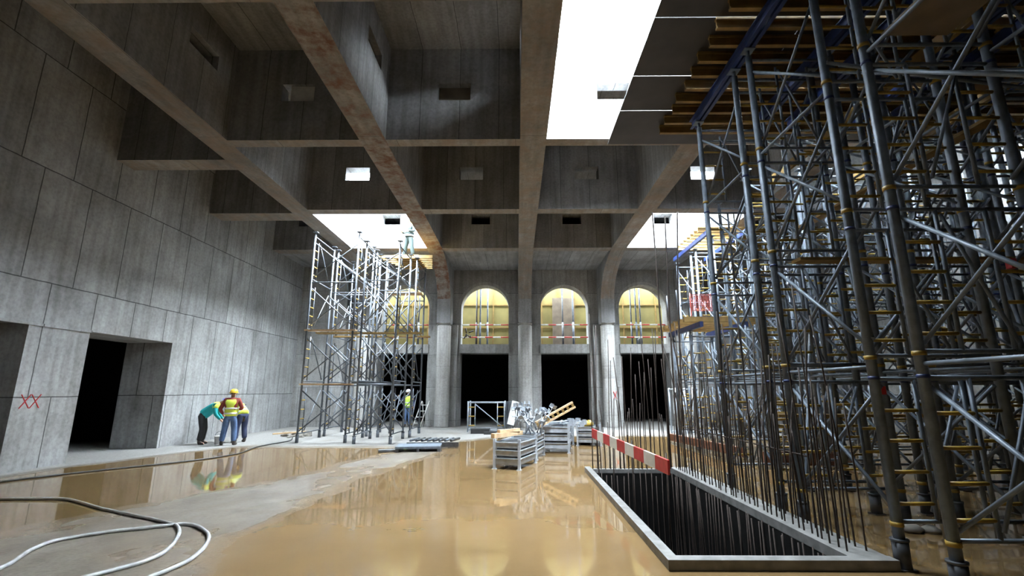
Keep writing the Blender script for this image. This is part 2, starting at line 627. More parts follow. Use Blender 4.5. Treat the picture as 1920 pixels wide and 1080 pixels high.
# red paint marks on the pier
pm = MB()
for dy in (0, .23):
    pm.bar((WL + .006, N1 + .16 + dy, 1.36), (WL + .006, N1 + .37 + dy, 1.66), .012, .025, 0, (1, 0, 0))
    pm.bar((WL + .006, N1 + .16 + dy, 1.66), (WL + .006, N1 + .37 + dy, 1.36), .012, .025, 0, (1, 0, 0))
tag(pm.build('paint_mark', 'red'), 'two red crosses sprayed on the concrete pier beside the dark doorway', 'paint mark')

# ---- right and near walls (behind the shoring, behind the camera)
tag(MB().box(WR, WR + .4, -5, YB + 6.8, -.1, 10.9).build('wall_right', 'wall'), 'dark concrete wall behind the forest of shoring', 'wall', kind='structure')
tag(MB().box(WL - 1.45, WR + .4, -5.4, -5, -.1, 10.9).build('wall_near', 'wall'), 'concrete end wall on the near side of the hall', 'wall', kind='structure')

# ---- back wall: arched openings above, square openings below
BAYS = [(-5.75, 'A'), (-1.62, 'B'), (2.50, 'C'), (6.55, 'D')]
AW, ZSILL, ZSPR, ZLOW = 1.23, 4.05, 5.92, 3.60
WT = 0.8
b = MB()
edges = [WL] + [c + s * AW for c, _ in BAYS for s in (-1, 1)] + [WR]
for k in range(0, len(edges), 2):
    b.box(edges[k], edges[k + 1], YB, YB + WT, -.1, 8.3)
b.box(WL, WR, YB, YB + WT, 8.3, 10.8)
for c, _ in BAYS:
    b.box(c - AW, c + AW, YB, YB + WT, ZLOW, ZSILL)
    n = 20
    for i in range(n):
        a0, a1 = math.pi * i / n, math.pi * (i + 1) / n
        xa, za = c + AW * math.cos(a0), ZSPR + AW * math.sin(a0)
        xb, zb = c + AW * math.cos(a1), ZSPR + AW * math.sin(a1)
        b.prism_y([(xb, zb), (xa, za), (xa, 8.3), (xb, 8.3)], YB, YB + WT)
b.box(WL, -8.55, YB - .75, YB, -.1, 7.95)
o = b.build('wall_back', 'back')
tag(o, 'concrete end wall with a row of arches over square openings', 'wall', kind='structure')
b = MB()
for c, _ in BAYS:
    b.box(c - AW - .05, c + AW + .05, YB - .1, YB, ZLOW, ZSILL)
tag(b.build('trim_1', 'back'), 'pale concrete ledge under the arches on the end wall', 'ledge', kind='structure')
for c, nm in BAYS:                    # raised rings round the arches
    b = MB()
    n = 24
    for i in range(n):
        a0, a1 = math.pi * i / n, math.pi * (i + 1) / n
        b.prism_y([(c + (AW + .0) * math.cos(a1), ZSPR + (AW + .0) * math.sin(a1)), (c + AW * math.cos(a0), ZSPR + AW * math.sin(a0)),
                   (c + (AW + .16) * math.cos(a0), ZSPR + (AW + .16) * math.sin(a0)), (c + (AW + .16) * math.cos(a1), ZSPR + (AW + .16) * math.sin(a1))], YB - .04, YB)
    tag(b.build('trim_2', 'column'), {'A': 'plain concrete ring round the arch behind the scaffold', 'B': 'plain concrete ring round the arch left of the middle column',
        'C': 'plain concrete ring round the arch right of the middle column', 'D': 'plain concrete ring round the arch nearest the shoring'}[nm], 'arch ring', kind='structure')
# rooms behind the end wall
b = MB().box(WL, WR, YB + WT, YB + 7, ZLOW, ZLOW + .35)
b.box(WL, WR, YB + 6.6, YB + 7, -.1, ZLOW).box(WL - .3, WL, YB + WT, YB + 7, -.1, 8.6).box(WR, WR + .3, YB + WT, YB + 7, -.1, 8.6)
for xx in (-3.7, .44, 4.5):
    b.box(xx - .15, xx + .15, YB + WT, YB + 6.6, -.1, ZLOW)
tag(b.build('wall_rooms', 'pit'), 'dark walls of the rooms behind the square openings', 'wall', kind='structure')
tag(MB().box(WL, WR, 26.5, 27.6, ZLOW + .35, 8.6).build('wall_upper', 'ply_yellow'), 'yellow formwork lined wall seen through the arches', 'wall', kind='structure')
b = MB()
for k in range(26):
    x = -10.5 + k * .92
    b.box(x - .03, x + .03, 26.46, 26.5, ZLOW + .35, 8.6)
for z in (5.2, 6.5):
    b.box(WL, WR, 26.47, 26.5, z - .03, z + .03)
tag(b.build('trim_3', 'timber_y'), 'ochre battens on the yellow formwork behind the arches', 'battens', kind='structure')

# ---- roof: main beams curving down to the columns
arcs = []
for i in range(0, 15):
    a = math.pi / 2 * i / 14
    arcs.append((19.55 + 3.6 * math.sin(a), ZB - 1.9 * (1 - math.cos(a))))


def soffit_faces(o, zmax=8.0):
    for p in o.data.polygons:
        if p.normal.z < -0.15 and p.center.z < zmax:
            p.material_index = 1


def main_beam(key, y0, soffit, label, hole=None):
    x = MAIN[key]
    b = MB()
    ys = y0
    if hole:
        h0, h1 = hole
        b.box(x - HW, x + HW, ys, h0, ZB, ZS)
        b.box(x - HW, x + HW, h0, h1, ZB, 9.35).box(x - HW, x + HW, h0, h1, 9.76, ZS)
        ys = h1
    poly = [(ys, ZS), (ys, ZB)] + arcs + [(23.15, 5.02), (YB, 5.02), (YB, ZS)]
    b.prism_x(poly, x - HW, x + HW)
    o = b.build('roof_beam', ['beam', soffit])
    soffit_faces(o)
    tag(o, label, 'roof beam', 'main roof beams', 'structure')


main_beam('A', -5, 'soffit', 'long concrete roof beam nearest the left wall', (9.05, 10.05))
main_beam('B', -5, 'soffit_rust', 'long concrete roof beam with rust brown stained underside', (9.05, 10.05))
main_beam('C', -5, 'soffit', 'long concrete roof beam running to the middle column', (9.0, 9.9))
main_beam('D', 10.76, 'soffit', 'curved concrete roof beam running down right of the middle arches')
main_beam('E', 10.76, 'soffit', 'concrete roof beam over the crowded shoring')

# ---- columns
for key, lab in (('A', 'round concrete column behind the left scaffold'), ('B', 'round concrete column left of the steel crates'),
                 ('C', 'round concrete column behind the pile of steel jacks'), ('D', 'pale round concrete column behind the pit bars'), ('E', 'round concrete column in the shoring')):
    x = MAIN[key]
    prof = [(.36, 0), (.345, .1), (.34, 2.28), (.335, 2.3), (.34, 2.32), (.34, 4.9), (.30, 4.92), (.30, 4.97), (.36, 4.98), (.36, 5.03)]
    o = MB().lathe(prof, (x, 23.52, 0), 28).build('column', 'column')
    tag(o, lab, 'column', 'round columns along the end wall', 'structure')
    b = MB().box(x - .62, x + .62, 23.86, YB, -.1, 5.02)
    tag(b.build('pilaster', 'back'), lab.replace('round concrete column', 'flat concrete pier backing the column'), 'pilaster', 'piers along the end wall', 'structure')
pm = MB()
pm.bar((MAIN['D'] + .10, 23.17, 1.35), (MAIN['D'] + .26, 23.2, 1.7), .02, .03, 0, (0, 1, 0)).bar((MAIN['D'] + .10, 23.17, 1.7), (MAIN['D'] + .26, 23.2, 1.35), .02, .03, 0, (0, 1, 0))
tag(pm.build('paint_mark', 'red'), 'red cross sprayed on the pale round column behind the pit', 'paint mark')

# ---- cross beams (each bay its own), with block-out holes
keys = ['L', 'A', 'B', 'C', 'D', 'E', 'F']
baylab = {'L': 'between the left wall and the first roof beam', 'A': 'in the scaffold bay', 'B': 'between the rust stained beam and the middle beam',
          'C': 'between the middle beam and the curved beam', 'D': 'right of the curved beam', 'E': 'over the far right shoring'}
rowlab = ['nearest the camera', 'second from the camera', 'third from the camera', 'farthest, close to the arches']
for bi in range(6):
    k = keys[bi]
    xl = WL if k == 'L' else MAIN[k] + HW
    xr = MAIN[keys[bi + 1]] - HW
    xc = (xl + xr) / 2
    rows = ROWS if k != 'L' else [(-3, -2.4), (11.77, 12.38), (15.75, 16.5), (20.2, 20.8)]
    for ri, (y0, y1) in enumerate(rows):
        if k == 'C' and ri == 0:
            y0, y1 = 5.8, 6.14
        if k in ('D', 'E') and ri == 0:
            continue
        b = MB()
        if k == 'L' and ri < 3:
            b.box(xl, xr, y0, y1, ZB, ZS)
        else:
            hw = .42
            z0, z1 = 9.0, 9.48
            b.box(xl, xc - hw, y0, y1, ZB, ZS).box(xc + hw, xr, y0, y1, ZB, ZS)
            b.box(xc - hw, xc + hw, y0, y1, ZB, z0).box(xc - hw, xc + hw, y0, y1, z1, ZS)
        o = b.build('cross_beam', ['beam', 'soffit'])
        soffit_faces(o, 7.95)
        tag(o, 'concrete cross beam %s, %s' % (baylab[k], rowlab[ri]), 'cross beam', 'cross beams of the coffered roof', 'structure')
tag(MB().box(-5.83, -5.18, 10.85, 10.89, 9.0, 9.48).build('blockout_panel', 'white'), 'pale panel closing the hole in the cross beam beside the rust stained beam', 'panel')
tag(MB().box(-2.0, -1.16, 10.95, 11.0, 9.0, 9.48).build('blockout_panel', 'ply_tan'), 'brown board closing the hole in the cross beam left of the middle beam', 'panel')

# ---- roof slab over the closed coffers
b = MB()
spans = [(-5, 6.1), (6.1, 10.93), (10.93, 15.65), (15.65, 20.25), (20.25, YB)]
for bi in range(6):
    k = keys[bi]
    xl = WL - .3 if k == 'L' else MAIN[k]
    xr = MAIN[keys[bi + 1]] if bi < 5 else WR + .3
    for si, (y0, y1) in enumerate(spans):
        if k in 'AD' and si == 3:
            continue
        if k in 'CDE' and si == 1:
            continue
        b.box(xl, xr, y0, y1, ZS, ZS + .3)
b.box(WL, WR, 20.5, YB + WT, ZB + .06, ZB + .4)
b.box(WL, WR, YB + WT, 25.9, 8.2, 8.6)
tag(b.build('ceiling', 'beam'), 'dark concrete roof slab above the coffers', 'ceiling', kind='structure')

# ================================================================ FORMWORK DECK over the right bays
ZG = 7.30                                   # top of towers = bottom of the girders
xcols = [2.27, 4.77, 7.27, 9.77, 12.95]
ycuts = [10.68, 9.25, 8.08, 6.62, 5.2, 3.9, 2.6, 1.2, -.3, -1.8, -4.95]
for j in range(len(ycuts) - 1):
    for i in range(4):
        gap = {1: .028, 2: .012, 3: .03}.get(j, .004)
        o = MB().box(xcols[i] + .002, xcols[i + 1] - .002, ycuts[j + 1] + gap / 2, ycuts[j] - (gap / 2 if j else 0), ZG + .40, ZG + .421).build('plywood_sheet', 'ply')
        tag(o, 'dark plywood deck sheet, %s from the far beam, %s from the open sky' % (ORD[j], ORD[i]), 'plywood sheet', 'plywood sheets of the formwork deck')
# ochre joists, ends in a row
def i_joist(l):
    b = MB()
    b.box(0, l, -.04, .04, .16, .20).box(0, l, -.04, .04, 0, .04).box(0.002, l - .002, -.014, .014, .04, .16)
    return b.mesh('timber_joist', 'timber_y')


jm = i_joist(4.9)
for k in range(21):
    y = 9.85 - k * .40
    for s, x0 in enumerate((3.32 + random.uniform(-.05, .05), 7.9)):
        o = link('timber_joist', jm)
        o.location = (x0, y + s * .1, ZG + .20)
        tag(o, 'ochre timber joist under the dark deck, %s from the far beam%s' % (ORD[k], '' if s == 0 else ', inner length'), 'timber joist', 'timber joists under the formwork deck')
# blue steel girders along the tower heads
GX = [3.88, 5.23, 5.95, 7.30, 8.0, 9.35]
for k, gx in enumerate(GX):
    b = MB()
    for s in (-1, 1):
        b.box(gx + s * .03 - .006 * s, gx + s * .03 + .006 * s, 2.4, 9.35, ZG + .02, ZG + .18) if s > 0 else b.box(gx - .036, gx - .024, 2.4, 9.35, ZG + .02, ZG + .18)
    b.box(gx - .085, gx - .02, 2.4, 9.35, ZG + .005, ZG + .02).box(gx + .02, gx + .085, 2.4, 9.35, ZG + .005, ZG + .02)
    b.box(gx - .085, gx - .02, 2.4, 9.35, ZG + .18, ZG + .195).box(gx + .02, gx + .085, 2.4, 9.35, ZG + .18, ZG + .195)
    tag(b.build('steel_girder', 'blue'), 'blue steel girder on the tower heads, %s from the open sky' % ORD[k], 'steel girder', 'blue girders under the formwork deck')


# ================================================================ SHORING TOWERS
def make_tower(w, l, zl, ztop, near=True, steel='steel', r=.051, ladder_in=.42, braces_x=True, name='shoring_tower'):
    """tower with ladder frames in the XZ plane at y=0 and y=l; zl = joint heights"""
    root = empty(name, (0, 0, 0))
    legs = [(0, 0, 1), (w, 0, -1), (0, l, 1), (w, l, -1)]
    nseg = 12 if near else 8
    for (x, y, s) in legs:
        lg = MB().tube([(x, y, .22), (x, y, ztop - .12)], r, nseg).build('leg', steel, root)
        if near:
            for z in zl:
                MB().tube([(x, y, z - .022), (x, y, z + .022)], r + .008, nseg).build('collar', 'yellow', lg)
                if z < ztop - 1 and z > 1:
                    MB().tube([(x, y, z - .235), (x, y, z - .20)], r + .004, nseg).build('sleeve', 'blue', lg)
        jk = MB().box(x - .08, x + .08, y - .08, y + .08, 0, .012).tube([(x, y, .01), (x, y, .27)], r + .022, nseg)
        jk.tube([(x, y, .262), (x, y, .285)], r + .032, nseg)
        jk.build('base_jack', 'steel_dark' if near else steel, root)
        MB().tube([(x, y, ztop - .14), (x, y, ztop - .015)], r * .55, nseg).box(x - .09, x + .09, y - .09, y + .09, ztop - .015, ztop).build('head_jack', steel, root)
        # ladder: thin rail and yellow rungs on the inner side of the leg
        if not near and s < 0:
            continue
        xr = x + s * ladder_in
        rl = MB()
        rungs = []
        for z0, z1 in zip(zl, zl[1:] + [ztop - .1]):
            a, c = z0 + .02, z1 - .22
            if c - a < .5:
                continue
            rl.tube([(xr, y, a), (xr, y, c)], .021, 8 if near else 6)
            nr = int((c - a) / .31)
            for q in range(nr):
                rungs.append(a + .17 + q * .31)
        if near:
            ro = rl.build('ladder_rail', steel, root)
            for z in rungs:
                MB().tube([(x + s * r, y, z), (xr - s * .01, y, z)], .019, 8).build('rung', 'yellow', ro)
        else:
            for z in rungs:
                rl.tube([(x + s * r, y, z), (xr - s * .01, y, z)], .021, 6, 1)
            rl.build('ladder', [steel, 'yellow'], root)
    for y in (0, l):
        for z in zl + [ztop - .2]:
            MB().tube([(0, y, z + .02), (w, y, z + .02)], .022, 8).build('ledger', steel, root)
            if near and z > 1:
                MB().tube([(0, y, z - .23), (w, y, z - .23)], .022, 8).build('ledger', steel, root)
    for x in (0, w):
        for z0, z1 in zip(zl, zl[1:] + [ztop - .1]):
            if z1 - z0 < .7:
                continue
            a, c = z0 + .10, z1 - .30
            o_ = .035 if x == 0 else -.035
            MB().tube([(x + o_, 0, a), (x + o_, l, c)], .021, 8).build('cross_brace', steel, root)
            MB().tube([(x + o_ * 1.9, 0, c), (x + o_ * 1.9, l, a)], .021, 8).build('cross_brace', steel, root)
        for z in zl[1::2]:
            MB().tube([(x, 0, z - .1), (x, l, z - .1)], .021, 8).build('side_ledger', steel, root)
    if braces_x:
        for y in (.05, l - .05):
            for q, (z0, z1) in enumerate(zip(zl, zl[1:] + [ztop - .1])):
                if z1 - z0 < .7:
                    continue
                p0, p1 = ((ladder_in, y, z0 + .1), (w - ladder_in, y, z1 - .3))
                if q % 2:
                    p0, p1 = ((w - ladder_in, y, z0 + .1), (ladder_in, y, z1 - .3))
                MB().tube([p0, p1], .018, 8).build('frame_brace', steel, root)
    return root


ZL = [.42, 2.10, 3.80, 5.50]
near_t = make_tower(1.35, 1.66, ZL, ZG)
far_t = make_tower(1.35, 1.66, ZL, ZG, near=False, braces_x=False)
XR = [3.88, 5.95, 8.0, 10.05]
xname = ['row beside the pit', 'second row from the pit', 'third row from the pit', 'fourth row from the pit']
spots = []
for ri, y in enumerate((2.95, 5.25, 7.43)):
    for ci in range(4):
        if (ri, ci) in ((0, 1), (0, 2), (0, 3), (1, 2), (1, 3)):
            continue
        spots.append((XR[ci], y, ci, ri, True))
for ri, y in enumerate((9.65, 11.85, 14.05, 16.6, 18.8)):
    for ci in range(1, 4):
        spots.append((XR[ci] + (.0 if ri == 0 else 1.25 if ri >= 2 else .2), y, ci, ri + 3, False))
first = {True: near_t, False: far_t}
cnt = {}
for (x, y, ci, ri, nr) in spots:
    src = near_t if nr else far_t
    if first[nr] is not None:
        o = src
        first[nr] = None
    else:
        o = copy_tree(src)
    o.location = (x, y, 0)
    cnt[ci] = cnt.get(ci, -1) + 1
    tag(o, 'grey steel shoring tower with yellow rungs, %s going back, %s' % (ORD[cnt[ci]], xname[ci]), 'shoring tower', 'shoring towers under the formwork deck')

# lower tower by the end wall with its own small deck, and the far deck near the right-hand skylight
low = make_tower(1.35, 1.66, [.42, 2.1], 3.62, near=False, name='shoring_tower')
low.location = (5.6, 15.2, 0)
tag(low, 'low grey shoring tower carrying a blue girder, half the height of the others', 'shoring tower')
for k, x in enumerate((5.6, 6.95)):
    b = MB().box(x - .05, x + .05, 14.2, 17.2, 3.63, 3.79)
    tag(b.build('steel_girder', 'blue'), 'short blue girder on the low tower, %s' % ('end towards the arches' if k == 0 else 'inner one behind the bars'), 'steel girder')
for k in range(6):
    o = link('timber_joist', MB().box(0, 2.6, -.04, .04, 0, .16).mesh('timber_joist', 'timber_y'))
    o.location = (5.12, 14.35 + k * .5, 3.79)
    tag(o, 'ochre timber joist on the low tower, %s from the camera' % ORD[k], 'timber joist', 'joists on the low tower')
for k in range(3):
    b = MB().tube([(5.3, 14.35 + k, 3.95), (5.3, 14.35 + k, 5.0)], .022, 8)
    tag(b.build('guard_post', 'steel_bright'), 'pale guard post on the low deck, %s from the camera' % ORD[k], 'guard post', 'guard posts on the low deck')
b = MB()
for k in range(10):
    b.box(5.75, 6.55, 15.34, 15.355, 4.30 + k * .06, 4.315 + k * .06)
for k in range(14):
    b.box(5.75 + k * .06, 5.765 + k * .06, 15.34, 15.355, 4.28, 4.87)
for x in (5.74, 6.55):
    b.tube([(x, 15.35, 3.95), (x, 15.35, 4.9)], .02, 8)
tag(b.build('safety_net', 'net'), 'red mesh safety netting on the low deck beside the arches', 'safety net')
for k, x in enumerate((7.0, 8.35)):
    tag(MB().box(x - .05, x + .05, 16.3, 20.2, ZG + .01, ZG + .17).build('steel_girder', 'blue'), 'blue girder under the right-hand skylight, %s' % ('outer one' if k == 0 else 'inner one'), 'steel girder')
for k in range(7):
    o = link('timber_joist', jm)
    o.location = (6.75, 16.75 + k * .38, ZG + .18)
    tag(o, 'ochre joist under the right-hand skylight, %s from the camera' % ORD[k], 'timber joist', 'joists under the right-hand skylight')
# longitudinal timber and tan plywood lying high in the near towers
for k, (x, z) in enumerate(((6.6, 6.95), (8.6, 6.9), (6.95, 5.6))):
    b = MB().box(x - .04, x + .04, 3.5, 11.5, z, z + .2) if k < 2 else MB().box(x - .1, x + .1, 6.2, 11.2, z, z + .05)
    tag(b.build('timber_stringer', 'timber_y'), ['long ochre timber running away high in the second tower row', 'long ochre timber running away high in the third tower row', 'ochre plank laid high across the second tower row'][k], 'timber')
tag(MB().box(4.0, 4.72, 3.0, 4.5, 5.545, 5.566).build('plywood_sheet', 'ply_tan'), 'tan plywood sheet lying high on the shoring at the top corner', 'plywood sheet')
for k, (x0, x1, y, z) in enumerate(((4.4, 9.2, 7.2, 3.72), (4.7, 9.6, 8.9, 1.28))):
    b = MB().box(x0, x1, y - .12, y + .12, z, z + .05)
    tag(b.build('scaffold_board', 'timber_y'), ['ochre plank laid across the towers at second lift', 'ochre plank laid low across the towers right of the pit'][k], 'plank')
# loose diagonal tubes tying towers together
TB = [((3.88, 5.2, 5.75), (7.9, 5.0, 4.95)), ((4.0, 5.4, 2.2), (7.2, 6.8, 4.6)), ((5.23, 6.9, 4.1), (8.2, 9.2, 5.0)), ((3.95, 6.9, .5), (5.9, 9.5, 2.9)), ((5.3, 7.4, 3.9), (3.9, 5.2, 2.3)),
      ((4.0, 9.1, 4.0), (5.9, 5.2, 6.9)), ((6.0, 5.3, 2.0), (8.1, 9.0, 2.05)), ((5.2, 4.7, 1.0), (7.4, 7.2, 4.6))]
TB.sort(key=lambda t: -max(t[0][2], t[1][2]))
for k, (p, q) in enumerate(TB):
    b = MB().tube([p, q], .024, 10)
    tag(b.build('scaffold_tube', 'steel'), 'loose grey steel tube bracing between shoring towers, %s counting down by its upper end' % ORD[k], 'scaffold tube', 'bracing tubes between the shoring towers')
for k, (x, y, z) in enumerate(((5.0, 4.65, 3.0), (4.55, 6.05, 1.75), (4.6, 6.2, 5.9))):
    tag(MB().box(x - .03, x + .03, y - .03, y + .03, z - .05, z + .05).build('tube_clamp', 'red'), 'small red clamp on the shoring braces, %s' % ['right of the nearest leg', 'low beside the pit', 'high near the deck'][k], 'clamp')

# ================================================================ LEFT SCAFFOLD
ZLL = [.30, 2.05, 3.85, 5.65]
l_t = make_tower(1.85, 1.62, ZLL, 7.45, near=False, steel='steel_bright', r=.036, ladder_in=.36, name='scaffold_tower')
s_t = make_tower(1.75, 1.2, ZLL, 7.0, near=False, steel='steel_bright', r=.036, ladder_in=.34, name='scaffold_tower')
# frames of this scaffold run away from the camera, so the towers are turned a quarter
LS = [(l_t, -5.75, 16.5, 'front left corner tower of the bright galvanised scaffold'),
      (l_t, -5.75, 18.8, 'left rear tower of the bright galvanised scaffold'),
      (s_t, -4.15, 16.2, 'right front tower of the bright galvanised scaffold'),
      (s_t, -4.00, 18.4, 'right rear tower of the bright galvanised scaffold, by the square opening')]
used = set()
for src, x, y, lab in LS:
    o = src if src not in used else copy_tree(src)
    used.add(src)
    o.location = (x, y, 0)
    o.rotation_euler = (0, 0, math.pi / 2)
    tag(o, lab, 'scaffold tower', 'galvanised scaffold towers')
BO = [(-7.45, -5.65, 16.45, 16.7, 1.93, 'timber', 'brown plank on the first lift at the front of the left scaffold'),
      (-7.45, -5.65, 16.45, 16.7, 3.80, 'timber', 'brown plank on the second lift at the front of the left scaffold'),
      (-7.4, -3.5, 17.3, 17.6, 3.80, 'timber_y', 'long yellow plank on the second lift of the left scaffold, nearer one'),
      (-7.4, -3.5, 18.9, 19.2, 3.85, 'timber_y', 'long yellow plank on the second lift of the left scaffold, farther one'),
      (-5.2, -3.9, 18.7, 19.3, 5.62, 'timber', 'short plank high on the right part of the left scaffold'),
      (-5.6, -4.0, 16.3, 16.6, 1.98, 'steel_bright', 'metal plank on the first lift of the left scaffold, right part')]
for x0, x1, y0, y1, z, m, lab in BO:
    tag(MB().box(x0, x1, y0, y1, z, z + .05).build('scaffold_board', m), lab, 'scaffold plank')
for k in range(7):
    z = 7.01 + .21 * (k % 2)
    b = MB().box(-5.6 + .1 * k, -3.4 - .05 * k, 18.5 + .28 * k, 18.6 + .28 * k, 7.01, 7.15)
    tag(b.build('timber_joist', 'timber_y'), 'yellow joist on top of the left scaffold, %s from the camera' % ORD[k], 'timber joist', 'joists on top of the left scaffold')
tag(MB().box(-5.0, -4.0, 18.6, 20.3, 7.16, 7.20).build('plywood_sheet', 'timber_y'), 'yellow board deck on top of the left scaffold under the skylight', 'deck board')

# ================================================================ REBAR round the pit
rb_count = 0
RB_LAB = {'right': ('thin rusty steel bar standing in the row along the right edge of the pit', 'bars along the right edge of the pit'),
          'far': ('thin rusty steel bar standing in the row along the far edge of the pit', 'bars along the far edge of the pit'),
          'in': ('dark steel bar standing inside the pit against its wall', 'bars inside the pit')}


def rebar(x, y, z0, z1, lean=(0, 0), r=.0095, where='right', label=None):
    n = 5
    ph = random.uniform(0, 6)
    pts = []
    for i in range(n):
        t = i / (n - 1)
        k = t * t
        pts.append((x + lean[0] * k + .018 * math.sin(ph + 4 * t) * t, y + lean[1] * k + .018 * math.cos(ph + 3 * t) * t, z0 + (z1 - z0) * t))
    o = MB().tube(pts, r, 6).build('rebar', 'rust')
    if label:
        tag(o, label, 'steel bar')
    else:
        tag(o, RB_LAB[where][0], 'steel bar', RB_LAB[where][1])


y = 5.52
while y < 10.9:
    for x in (3.50, 3.70):
        u = random.random()
        h = random.uniform(1.2, 1.9) if u < .55 else (random.uniform(2.0, 2.9) if u < .9 else random.uniform(3.0, 3.9))
        rebar(x + random.uniform(-.02, .02), y + random.uniform(-.04, .04), .03, h, (random.gauss(0, .07) * h / 2, random.gauss(0, .06) * h / 2))
    y += .125
x = 1.68
while x < 3.4:
    for yy in (11.0, 11.07):
        h = random.choice([random.uniform(1.0, 1.6), random.uniform(1.8, 2.6), random.uniform(2.4, 3.6)])
        rebar(x + random.uniform(-.02, .02), yy, .02, h, (random.gauss(0, .06), random.gauss(0, .05)), where='far')
    x += .10
for k in range(44):
    y = 5.6 + k * .122
    rebar(3.36, y, -2.98, random.uniform(-.04, .02), (random.gauss(0, .03), 0), where='in')
for k in range(14):
    rebar(1.72 + k * .12, 10.93, -2.98, random.uniform(-.1, .03), (0, -.03), where='in')
for (x, ht, ln, lab) in ((3.42, 6.1, (-.02, .1), 'very tall thin steel bar crossing the skylight, leftmost of three beyond the pit'),
                         (3.60, 6.0, (.1, .1), 'very tall thin steel bar beyond the pit, middle of the three against the skylight'),
                         (3.74, 6.1, (.3, .1), 'very tall thin steel bar beyond the pit, rightmost of the three against the skylight')):
    rebar(x, 11.05, .02, ht, ln, .019, label=lab)
# horizontal tie bars and rusty edge boards
tag(MB().tube([(3.62, 6.2, .95), (3.60, 10.9, .98)], .010, 6).build('rebar', 'rust'), 'long level rusty bar tied along the row at the right edge of the pit', 'steel bar')
tag(MB().bar((5.3, 17.2, .18), (5.6, 12.4, .25), .10, .22).build('formwork_plank', 'rust_plate'), 'long rusty brown formwork plank lying beyond the bars on pale floor', 'plank')
tag(MB().bar((5.75, 11.6, .20), (7.8, 11.55, .22), .10, .30).build('formwork_plank', 'rust_plate'), 'short rusty brown plank on edge under the shoring beyond the pit', 'plank')

# red and white barrier board along the pit
br = empty('barrier_board', (0, 0, 0))
tag(br, 'red and white striped barrier board along the left side of the pit', 'barrier')
p0, p1 = Vector((1.66, 10.75, .84)), Vector((2.04, 6.7, .74))
nb = 9
for k in range(nb):
    a, c = p0.lerp(p1, k / nb), p0.lerp(p1, (k + 1) / nb)
    MB().bar(a, c, .03, .19).build('red_band' if k % 2 == 0 else 'white_band', 'red' if k % 2 == 0 else 'white', br)
for k, t in enumerate((.08, .34, .62, .96)):
    p = p0.lerp(p1, t)
    rebar(p.x + .03, p.y, -2.98, p.z + .16, (0, 0), .012, label='rusty bar holding up the striped barrier board, %s from the far end' % ORD[k])

# ================================================================ SITE CLUTTER
def stillage(loc, rz, w, l, h, lab, loaded=True):
    o = empty('stillage', loc, rz)
    tag(o, lab, 'steel crate', 'galvanised slatted crates')
    for x in (-w / 2, w / 2):
        for y in (-l / 2, l / 2):
            MB().box(x - .03, x + .03, y - .03, y + .03, .0, h).box(x - .05, x + .05, y - .05, y + .05, 0, .015).build('post', 'steel_pale', o)
    MB().box(-w / 2, w / 2, -l / 2, l / 2, .10, .125).build('bottom_plate', 'steel_pale', o)
    n = 3
    for k in range(n):
        z0 = .12 + (h - .14) / n * k
        z1 = z0 + (h - .14) / n * .74
        for s in (-1, 1):
            b = MB().box(-w / 2, w / 2, s * l / 2 - .008, s * l / 2 + .008, z0, z1)
            b.box(-w / 2, w / 2, s * l / 2 - (.0 if s > 0 else .035), s * l / 2 + (.035 if s > 0 else 0), z1 - .02, z1)
            b.build('slat', 'steel_pale', o)
            b = MB().box(s * w / 2 - .008, s * w / 2 + .008, -l / 2, l / 2, z0, z1)
            b.box(s * w / 2 - (.0 if s > 0 else .035), s * w / 2 + (.035 if s > 0 else 0), -l / 2, l / 2, z1 - .02, z1)
            b.build('slat', 'steel_pale', o)
    MB().box(-w / 2 + .04, w / 2 - .04, -l / 2 + .04, l / 2 - .04, .125, h * .86).build('load', 'steel_dark', o) if loaded else None
    return o


stillage((-.02, 11.83, 0), math.radians(-20), .60, 1.15, .66, 'slatted galvanised steel crate standing nearest in the muddy water')
stillage((.33, 13.35, 0), math.radians(-14), .62, 1.0, .66, 'slatted steel crate directly behind the nearest one, heaped with jacks')
stillage((1.18, 14.75, 0), math.radians(-8), .80, 1.15, .80, 'slatted steel crate right of the jack heap, leaning timber behind it')
stillage((2.45, 16.5, 0), math.radians(-10), .75, 1.1, .66, 'slatted steel crate farthest back beside the pit')
stillage((1.45, 16.9, 0), math.radians(6), .75, 1.1, .72, 'slatted steel crate behind the others, before the dark opening')
# timber baulk on the nearest crate
tm = MB().bar((-.55, 11.45, .715), (.12, 12.15, .735), .12, .10).bar((-.42, 11.6, .80), (.06, 12.05, .81), .10, .07)
tag(tm.build('timber_baulk', 'timber'), 'pale timber baulk lying on top of the nearest steel crate', 'timber')
# inclined ladder-like timber beam
lb = empty('lattice_girder', (0, 0, 0))
tag(lb, 'pale timber lattice beam sticking up at a slant from the crates', 'timber beam')
a, c = Vector((.62, 14.0, .72)), Vector((1.72, 14.25, 1.28))
off = Vector((-.075, 0, .13))
MB().bar(a, c, .09, .05).build('lower_chord', 'timber', lb)
MB().bar(a + off, c + off, .09, .05).build('upper_chord', 'timber', lb)
for k in range(8):
    p = a.lerp(c, .03 + k * .134)
    MB().bar(p, p + off, .07, .05, 0, (0, 1, 0)).build('web_post', 'timber_y', lb)
# jacks heaped in the second crate
def screw_jack():
    o = empty('screw_jack', (0, 0, 0))
    MB().tube([(0, 0, 0), (0, 0, .62)], .019, 8).build('spindle', 'steel_pale', o)
    MB().box(-.07, .07, -.07, .07, .62, .632).box(-.07, -.06, -.07, .07, .632, .72).box(.06, .07, -.07, .07, .632, .72).build('fork_head', 'steel_pale', o)
    MB().tube([(0, 0, .34), (0, 0, .38)], .038, 8).tube([(-.12, 0, .36), (.12, 0, .36)], .010, 6).build('wing_nut', 'steel_pale', o)
    return o


